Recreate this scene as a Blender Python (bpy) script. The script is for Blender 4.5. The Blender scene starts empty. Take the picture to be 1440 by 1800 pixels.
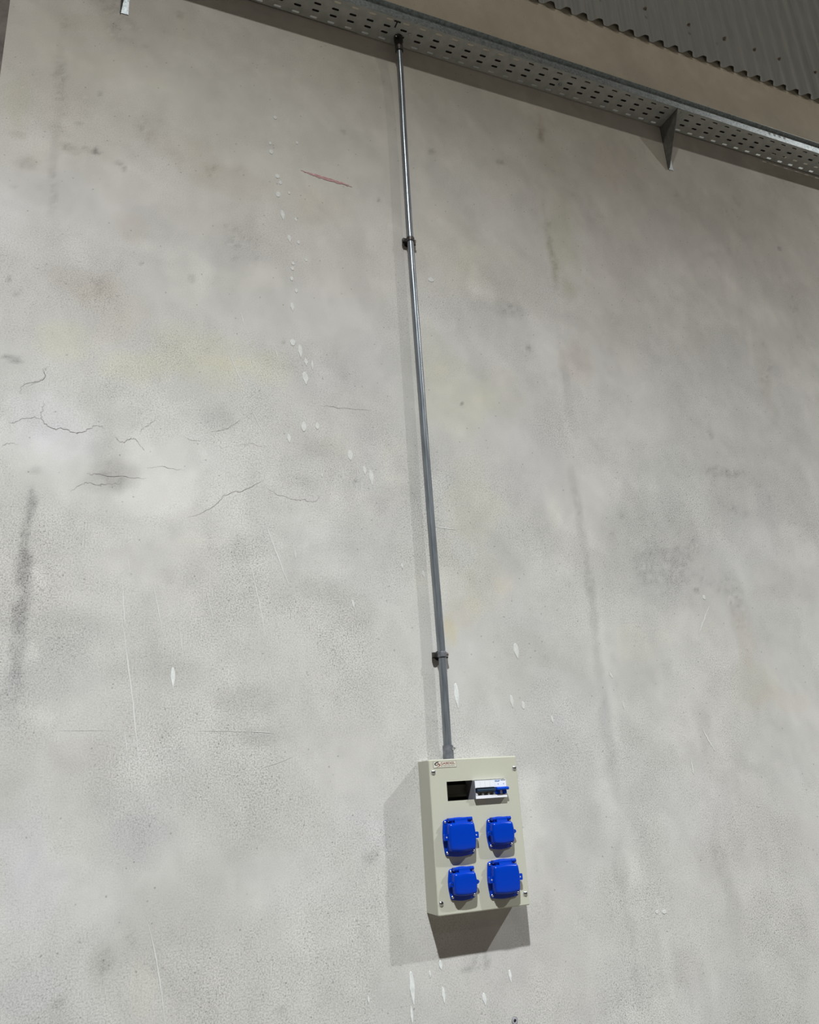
import bpy, bmesh, math, random
import numpy as np
from mathutils import Matrix, Vector

scene = bpy.context.scene
C = scene.collection
random.seed(7)
# ------------------------------------------------------------ camera (metres; wall face is y = 0, z = 0 at eye level)
RIGHT, UP, FWD = [[0.9234149898166261, -0.3793420837236794, -0.05834672311396335], [-0.07088739569192587, -0.31797705964260964, 0.9454446396659387], [0.3771998591118199, 0.8689017050605996, 0.3205153556833212]]
cam_d = bpy.data.cameras.new('camera')
cam = bpy.data.objects.new('camera', cam_d); C.objects.link(cam)
cam.matrix_world = Matrix(((RIGHT[0], UP[0], -FWD[0], 0.0),
                           (RIGHT[1], UP[1], -FWD[1], -2.4261560676752345),
                           (RIGHT[2], UP[2], -FWD[2], 0.0), (0, 0, 0, 1)))
cam_d.sensor_fit = 'HORIZONTAL'; cam_d.sensor_width = 36
cam_d.lens = 1432.8887610837378 / 1440 * 36
cam_d.clip_start = .05; cam_d.clip_end = 200
scene.camera = cam
# ------------------------------------------------------------ world: the dim hall around
w = bpy.data.worlds.new('world'); scene.world = w; w.use_nodes = True
bg = w.node_tree.nodes['Background']
bg.inputs[0].default_value = (1, .85, .68, 1); bg.inputs[1].default_value = .04
# ------------------------------------------------------------ high-bay lamps hung in rows under the hall roof
def highbay(x, y, z, watts, cone=132, blend=1, added_fill=0, col=(.965, 1, 1.01)):
    d = bpy.data.lights.new('highbay_lamp', 'SPOT')
    d.energy = watts; d.color = col; d.shadow_soft_size = .1
    d.spot_size = math.radians(cone); d.spot_blend = blend
    o = bpy.data.objects.new('highbay_lamp', d); C.objects.link(o)
    o.location = (x, y, z)
    if added_fill:                                    # added point fill that lifts the dim wall above the tray
        g = bpy.data.lights.new('highbay_added_fill', 'POINT'); g.energy = added_fill; g.color = (1, .92, .80); g.shadow_soft_size = .12
        o = bpy.data.objects.new('highbay_added_fill', g); C.objects.link(o); o.location = (x, y, z)
highbay(-.60, -4.5, 6.15, 4450, 118, .88, 230)
highbay(7.30, -4.5, 6.15, 4900, 136, 1, 180)
highbay(.2, -9.8, 6.4, 420, 136, 1, 50)
scene.view_settings.view_transform = 'Standard'; scene.view_settings.look = 'None'
scene.view_settings.exposure = -.13; scene.view_settings.gamma = 1
scene.view_settings.use_curve_mapping = False

# ------------------------------------------------------------ materials
def mat(name, col, rough=.6, metal=0.0, spec=.5):
    m = bpy.data.materials.new(name); m.use_nodes = True
    b = m.node_tree.nodes['Principled BSDF']
    b.inputs['Base Color'].default_value = (*col, 1); b.inputs['Roughness'].default_value = rough
    b.inputs['Metallic'].default_value = metal; b.inputs['Specular IOR Level'].default_value = spec
    return m
def nodes(m): return m.node_tree.nodes, m.node_tree.links, m.node_tree.nodes['Principled BSDF']
def noise_col(m, scale, c1, c2, detail=4, lo=.35, hi=.65, bump=0, stretch=None, voronoi=False):
    n, l, b = nodes(m)
    tc = n.new('ShaderNodeTexCoord'); mp = n.new('ShaderNodeMapping')
    if stretch: mp.inputs['Scale'].default_value = stretch
    l.new(tc.outputs['Object'], mp.inputs[0])
    t = n.new('ShaderNodeTexVoronoi' if voronoi else 'ShaderNodeTexNoise')
    t.inputs['Scale'].default_value = scale
    if not voronoi: t.inputs['Detail'].default_value = detail
    l.new(mp.outputs[0], t.inputs['Vector'])
    r = n.new('ShaderNodeValToRGB'); r.color_ramp.elements[0].position = lo; r.color_ramp.elements[1].position = hi
    r.color_ramp.elements[0].color = (*c1, 1); r.color_ramp.elements[1].color = (*c2, 1)
    l.new(t.outputs['Color' if voronoi else 'Fac'], r.inputs[0]); l.new(r.outputs[0], b.inputs['Base Color'])
    if bump:
        bp = n.new('ShaderNodeBump'); bp.inputs['Strength'].default_value = bump; bp.inputs['Distance'].default_value = .002
        l.new(r.outputs[0], bp.inputs['Height']); l.new(bp.outputs[0], b.inputs['Normal'])
    return m
M = {}
M['galv'] = noise_col(mat('galvanised_sheet', (.5, .5, .5), .5, .35), 30, (.35, .37, .355), (.43, .445, .43), 5)
M['spangle'] = noise_col(mat('galvanised_spangle', (.5, .5, .5), .38, .55), 130, (.20, .235, .25), (.40, .44, .46), 3, .05, .95, voronoi=True)
M['bracket'] = noise_col(mat('bracket_steel', (.5, .5, .5), .5, .35), 40, (.16, .17, .165), (.24, .25, .24), 5)
M['conduit'] = noise_col(mat('conduit_zinc', (.5, .5, .5), .3, .45), 30, (.15, .17, .19), (.23, .255, .28), 4, stretch=(4, 4, .4))
M['sleeve'] = noise_col(mat('sleeve_zinc', (.3, .3, .33), .5, .6), 60, (.16, .17, .19), (.25, .26, .29), 4)
M['black_steel'] = noise_col(mat('blackened_steel', (.05, .05, .05), .45, .5), 80, (.02, .02, .022), (.07, .065, .06), 3)
M['brown_steel'] = noise_col(mat('dull_bolt_steel', (.2, .17, .14), .5, .5), 90, (.16, .13, .11), (.32, .28, .25), 3)
M['chrome'] = mat('chrome_screw', (.75, .77, .8), .22, 1)
M['cream'] = noise_col(mat('cream_powder_coat', (.6, .6, .5), .42, 0, .35), 260, (.468, .470, .392), (.478, .480, .402), 2)
M['dark_inside'] = mat('box_inside', (.05, .05, .035), .6)
M['rail'] = mat('din_rail_zinc', (.13, .13, .10), .35, .4)
M['blue'] = mat('blue_plastic', (.0, .038, .42), .22, 0, .3)
M['blue_dark'] = mat('blue_lever_plastic', (.0, .06, .55), .3, 0, .35)
M['navy'] = mat('navy_lever_plastic', (.012, .035, .07), .35)
M['white'] = mat('white_plastic', (.78, .80, .86), .4)
M['greyp'] = mat('grey_plastic', (.25, .26, .30), .5)
M['lever_gap'] = mat('lever_recess', (.30, .30, .26), .6)
M['label'] = mat('label_foil', (.62, .60, .52), .4)
M['label_edge'] = mat('label_border_ink', (.22, .22, .18), .5)
M['ink'] = mat('black_ink', (.01, .01, .01), .5)
M['red_ink'] = mat('dark_red_ink', (.16, .02, .015), .5)
M['logo_blue'] = mat('blue_ink', (.03, .16, .42), .5)
M['faint_ink'] = mat('grey_ink', (.45, .48, .54), .5)
M['cable'] = mat('black_cable_jacket', (.006, .006, .007), .6)
M['paint'] = noise_col(mat('white_paint_drip', (.8, .8, .8), .7), 90, (.57, .595, .585), (.70, .725, .72), 4)
M['spatter'] = noise_col(mat('pale_plaster_spatter', (.7, .7, .7), .8), 90, (.54, .545, .53), (.61, .62, .60), 4)
M['scratch'] = mat('pale_scratch', (.60, .605, .59), .8)
M['crack'] = mat('hairline_crack', (.27, .26, .25), .9)
M['chalk'] = noise_col(mat('red_chalk', (.4, .2, .2), .9), 160, (.42, .20, .21), (.52, .36, .36), 4, .3, .7)
M['clad'] = noise_col(mat('painted_roofing_sheet', (.3, .3, .3), .5, 0), 9, (.27, .285, .285), (.31, .325, .32), 5, stretch=(6, 6, .6))
M['joint'] = noise_col(mat('joint_concrete', (.2, .18, .17), .9), 14, (.11, .095, .085), (.23, .20, .18), 6, bump=.4)
M['floor'] = noise_col(mat('floor_concrete', (.4, .4, .38), .7), 2, (.10, .085, .065), (.14, .12, .10), 6)

def wall_material():
    m = mat('sand_plaster', (.5, .5, .48), .93, 0, .2)
    n, l, b = nodes(m)
    at = n.new('ShaderNodeAttribute'); at.attribute_name = 'plaster'
    tc = n.new('ShaderNodeTexCoord')
    g = n.new('ShaderNodeTexNoise'); g.inputs['Scale'].default_value = 235; g.inputs['Detail'].default_value = 2.5
    g.inputs['Roughness'].default_value = .65
    l.new(tc.outputs['Object'], g.inputs['Vector'])
    # grain contrast differs from patch to patch (trowelled smooth / sandy): alpha of the plaster attribute
    gr = n.new('ShaderNodeMapRange'); gr.inputs[1].default_value = .30; gr.inputs[2].default_value = .60
    gr.inputs[3].default_value = -.38; gr.inputs[4].default_value = .10
    l.new(g.outputs[0], gr.inputs[0])
    mu = n.new('ShaderNodeMath'); mu.operation = 'MULTIPLY_ADD'; mu.inputs[2].default_value = 1
    l.new(gr.outputs[0], mu.inputs[0]); l.new(at.outputs['Alpha'], mu.inputs[1])
    # pits
    p = n.new('ShaderNodeTexVoronoi'); p.inputs['Scale'].default_value = 26; p.inputs['Randomness'].default_value = 1
    l.new(tc.outputs['Object'], p.inputs['Vector'])
    pr = n.new('ShaderNodeMapRange'); pr.inputs[1].default_value = .035; pr.inputs[2].default_value = .09
    pr.inputs[3].default_value = .62; pr.inputs[4].default_value = 1
    l.new(p.outputs['Distance'], pr.inputs[0])
    p2 = n.new('ShaderNodeTexVoronoi'); p2.inputs['Scale'].default_value = 95
    l.new(tc.outputs['Object'], p2.inputs['Vector'])
    q2 = n.new('ShaderNodeMapRange'); q2.inputs[1].default_value = .10; q2.inputs[2].default_value = .24
    q2.inputs[3].default_value = -.28; q2.inputs[4].default_value = 0
    l.new(p2.outputs['Distance'], q2.inputs[0])
    a2 = n.new('ShaderNodeMath'); a2.operation = 'ADD'; l.new(gr.outputs[0], a2.inputs[0]); l.new(q2.outputs[0], a2.inputs[1])
    l.new(a2.outputs[0], mu.inputs[0])
    m2 = n.new('ShaderNodeMath'); m2.operation = 'MULTIPLY'; l.new(mu.outputs[0], m2.inputs[0]); l.new(pr.outputs[0], m2.inputs[1])
    vm = n.new('ShaderNodeVectorMath'); vm.operation = 'SCALE'
    l.new(at.outputs['Color'], vm.inputs[0]); l.new(m2.outputs[0], vm.inputs['Scale'])
    l.new(vm.outputs[0], b.inputs['Base Color'])
    bp = n.new('ShaderNodeBump'); bp.inputs['Strength'].default_value = .35; bp.inputs['Distance'].default_value = .0012
    l.new(g.outputs[0], bp.inputs['Height']); l.new(bp.outputs[0], b.inputs['Normal'])
    return m
M['wall'] = wall_material()

# ------------------------------------------------------------ helpers
def link(name, me, m, parent=None, kind=None):
    o = bpy.data.objects.new(name, me); C.objects.link(o)
    if m: me.materials.append(m)
    if parent: o.parent = parent
    if kind: o['kind'] = kind
    return o
def obj(name, bm, m, parent=None, smooth=False, kind=None, origin=(0, 0, 0), label=None):
    bmesh.ops.recalc_face_normals(bm, faces=bm.faces)
    if any(origin): bmesh.ops.translate(bm, verts=bm.verts, vec=Vector(origin) * -1)
    me = bpy.data.meshes.new(name); bm.to_mesh(me); bm.free()
    if smooth:
        for p in me.polygons: p.use_smooth = True
        me.set_sharp_from_angle(angle=math.radians(38))
    o = link(name, me, m, parent, kind)
    if label: o['label'] = label
    return o
def thing(name, label, cat, loc=(0, 0, 0), group=None):
    o = bpy.data.objects.new(name, None); C.objects.link(o); o.location = loc
    o['label'] = label; o['category'] = cat; o.empty_display_size = .05
    if group: o['group'] = group
    return o
def box(bm, x0, x1, y0, y1, z0, z1):
    v = [bm.verts.new(p) for p in [(x0, y0, z0), (x1, y0, z0), (x1, y1, z0), (x0, y1, z0), (x0, y0, z1), (x1, y0, z1), (x1, y1, z1), (x0, y1, z1)]]
    for f in [(0, 1, 2, 3), (4, 5, 6, 7), (0, 1, 5, 4), (1, 2, 6, 5), (2, 3, 7, 6), (3, 0, 4, 7)]:
        bm.faces.new([v[i] for i in f])
def bbox(x0, x1, y0, y1, z0, z1, bev=0, seg=2):
    bm = bmesh.new(); box(bm, x0, x1, y0, y1, z0, z1)
    if bev: bmesh.ops.bevel(bm, geom=list(bm.edges), offset=bev, segments=seg, affect='EDGES', profile=.5)
    return bm
def prism(bm, pts, axis, a, b):
    """closed outline pts (2D) extruded along axis from a to b"""
    def P(p, t):
        return (t, p[0], p[1]) if axis == 0 else (p[0], t, p[1]) if axis == 1 else (p[0], p[1], t)
    va = [bm.verts.new(P(p, a)) for p in pts]; vb = [bm.verts.new(P(p, b)) for p in pts]
    n = len(pts); bm.faces.new(va); bm.faces.new(vb[::-1])
    for i in range(n): bm.faces.new((va[i], va[(i + 1) % n], vb[(i + 1) % n], vb[i]))
def cyl(bm, c, r, axis, a, b, n=20, r2=None):
    r2 = r if r2 is None else r2
    def P(th, rr, t):
        u, v = rr * math.cos(th), rr * math.sin(th)
        return (t, c[0] + u, c[1] + v) if axis == 0 else (c[0] + u, t, c[1] + v) if axis == 1 else (c[0] + u, c[1] + v, t)
    va = [bm.verts.new(P(2 * math.pi * i / n, r, a)) for i in range(n)]
    vb = [bm.verts.new(P(2 * math.pi * i / n, r2, b)) for i in range(n)]
    bm.faces.new(va); bm.faces.new(vb[::-1])
    for i in range(n): bm.faces.new((va[i], va[(i + 1) % n], vb[(i + 1) % n], vb[i]))
def tube(bm, path, r, n=20, caps=True):
    rings = []
    for i, p in enumerate(path):
        p = Vector(p); a = Vector(path[max(i - 1, 0)]); b = Vector(path[min(i + 1, len(path) - 1)])
        t = (b - a).normalized(); s = t.cross(Vector((0, 1, 0)) if abs(t.y) < .9 else Vector((1, 0, 0))).normalized(); q = t.cross(s)
        rings.append([bm.verts.new(p + s * (r * math.cos(2 * math.pi * k / n)) + q * (r * math.sin(2 * math.pi * k / n))) for k in range(n)])
    for a, b in zip(rings, rings[1:]):
        for k in range(n): bm.faces.new((a[k], a[(k + 1) % n], b[(k + 1) % n], b[k]))
    if caps: bm.faces.new(rings[0]); bm.faces.new(rings[-1][::-1])
def spline(pts, sub=10):
    out = []; P = [np.array(p, float) for p in pts]; P = [2 * P[0] - P[1]] + P + [2 * P[-1] - P[-2]]
    for i in range(1, len(P) - 2):
        for k in range(sub):
            t = k / sub; a, b, c, d = P[i - 1:i + 3]
            out.append(tuple(.5 * (2 * b + (c - a) * t + (2 * a - 5 * b + 4 * c - d) * t * t + (3 * b - a - 3 * c + d) * t ** 3)))
    out.append(tuple(P[-2])); return out
def loops(bm, rings, cap0=True, cap1=True):
    R = [[bm.verts.new(p) for p in ring] for ring in rings]
    for a, b in zip(R, R[1:]):
        n = len(a)
        for k in range(n): bm.faces.new((a[k], a[(k + 1) % n], b[(k + 1) % n], b[k]))
    if cap0: bm.faces.new(R[0])
    if cap1: bm.faces.new(R[-1][::-1])

# ------------------------------------------------------------ the wall: plaster with hand-trowelled patches
rng = np.random.default_rng(11)
def fbm(x, z, scale, octv=4, gain=.5, seed=0):
    r = np.random.default_rng(seed); out = np.zeros_like(x); amp = 1; tot = 0
    for o in range(octv):
        L = r.random((128, 128)); u = x * scale + 40.3 * (o + 1); v = z * scale + 71.7 * (o + 1)
        iu = np.floor(u).astype(int); iv = np.floor(v).astype(int); fu = u - iu; fv = v - iv
        fu = fu * fu * (3 - 2 * fu); fv = fv * fv * (3 - 2 * fv)
        g = lambda a, b: L[(iu + a) % 128, (iv + b) % 128]
        out += amp * ((g(0, 0) * (1 - fu) + g(1, 0) * fu) * (1 - fv) + (g(0, 1) * (1 - fu) + g(1, 1) * fu) * fv)
        tot += amp; amp *= gain; scale *= 2.03
    return out / tot - .5
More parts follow.
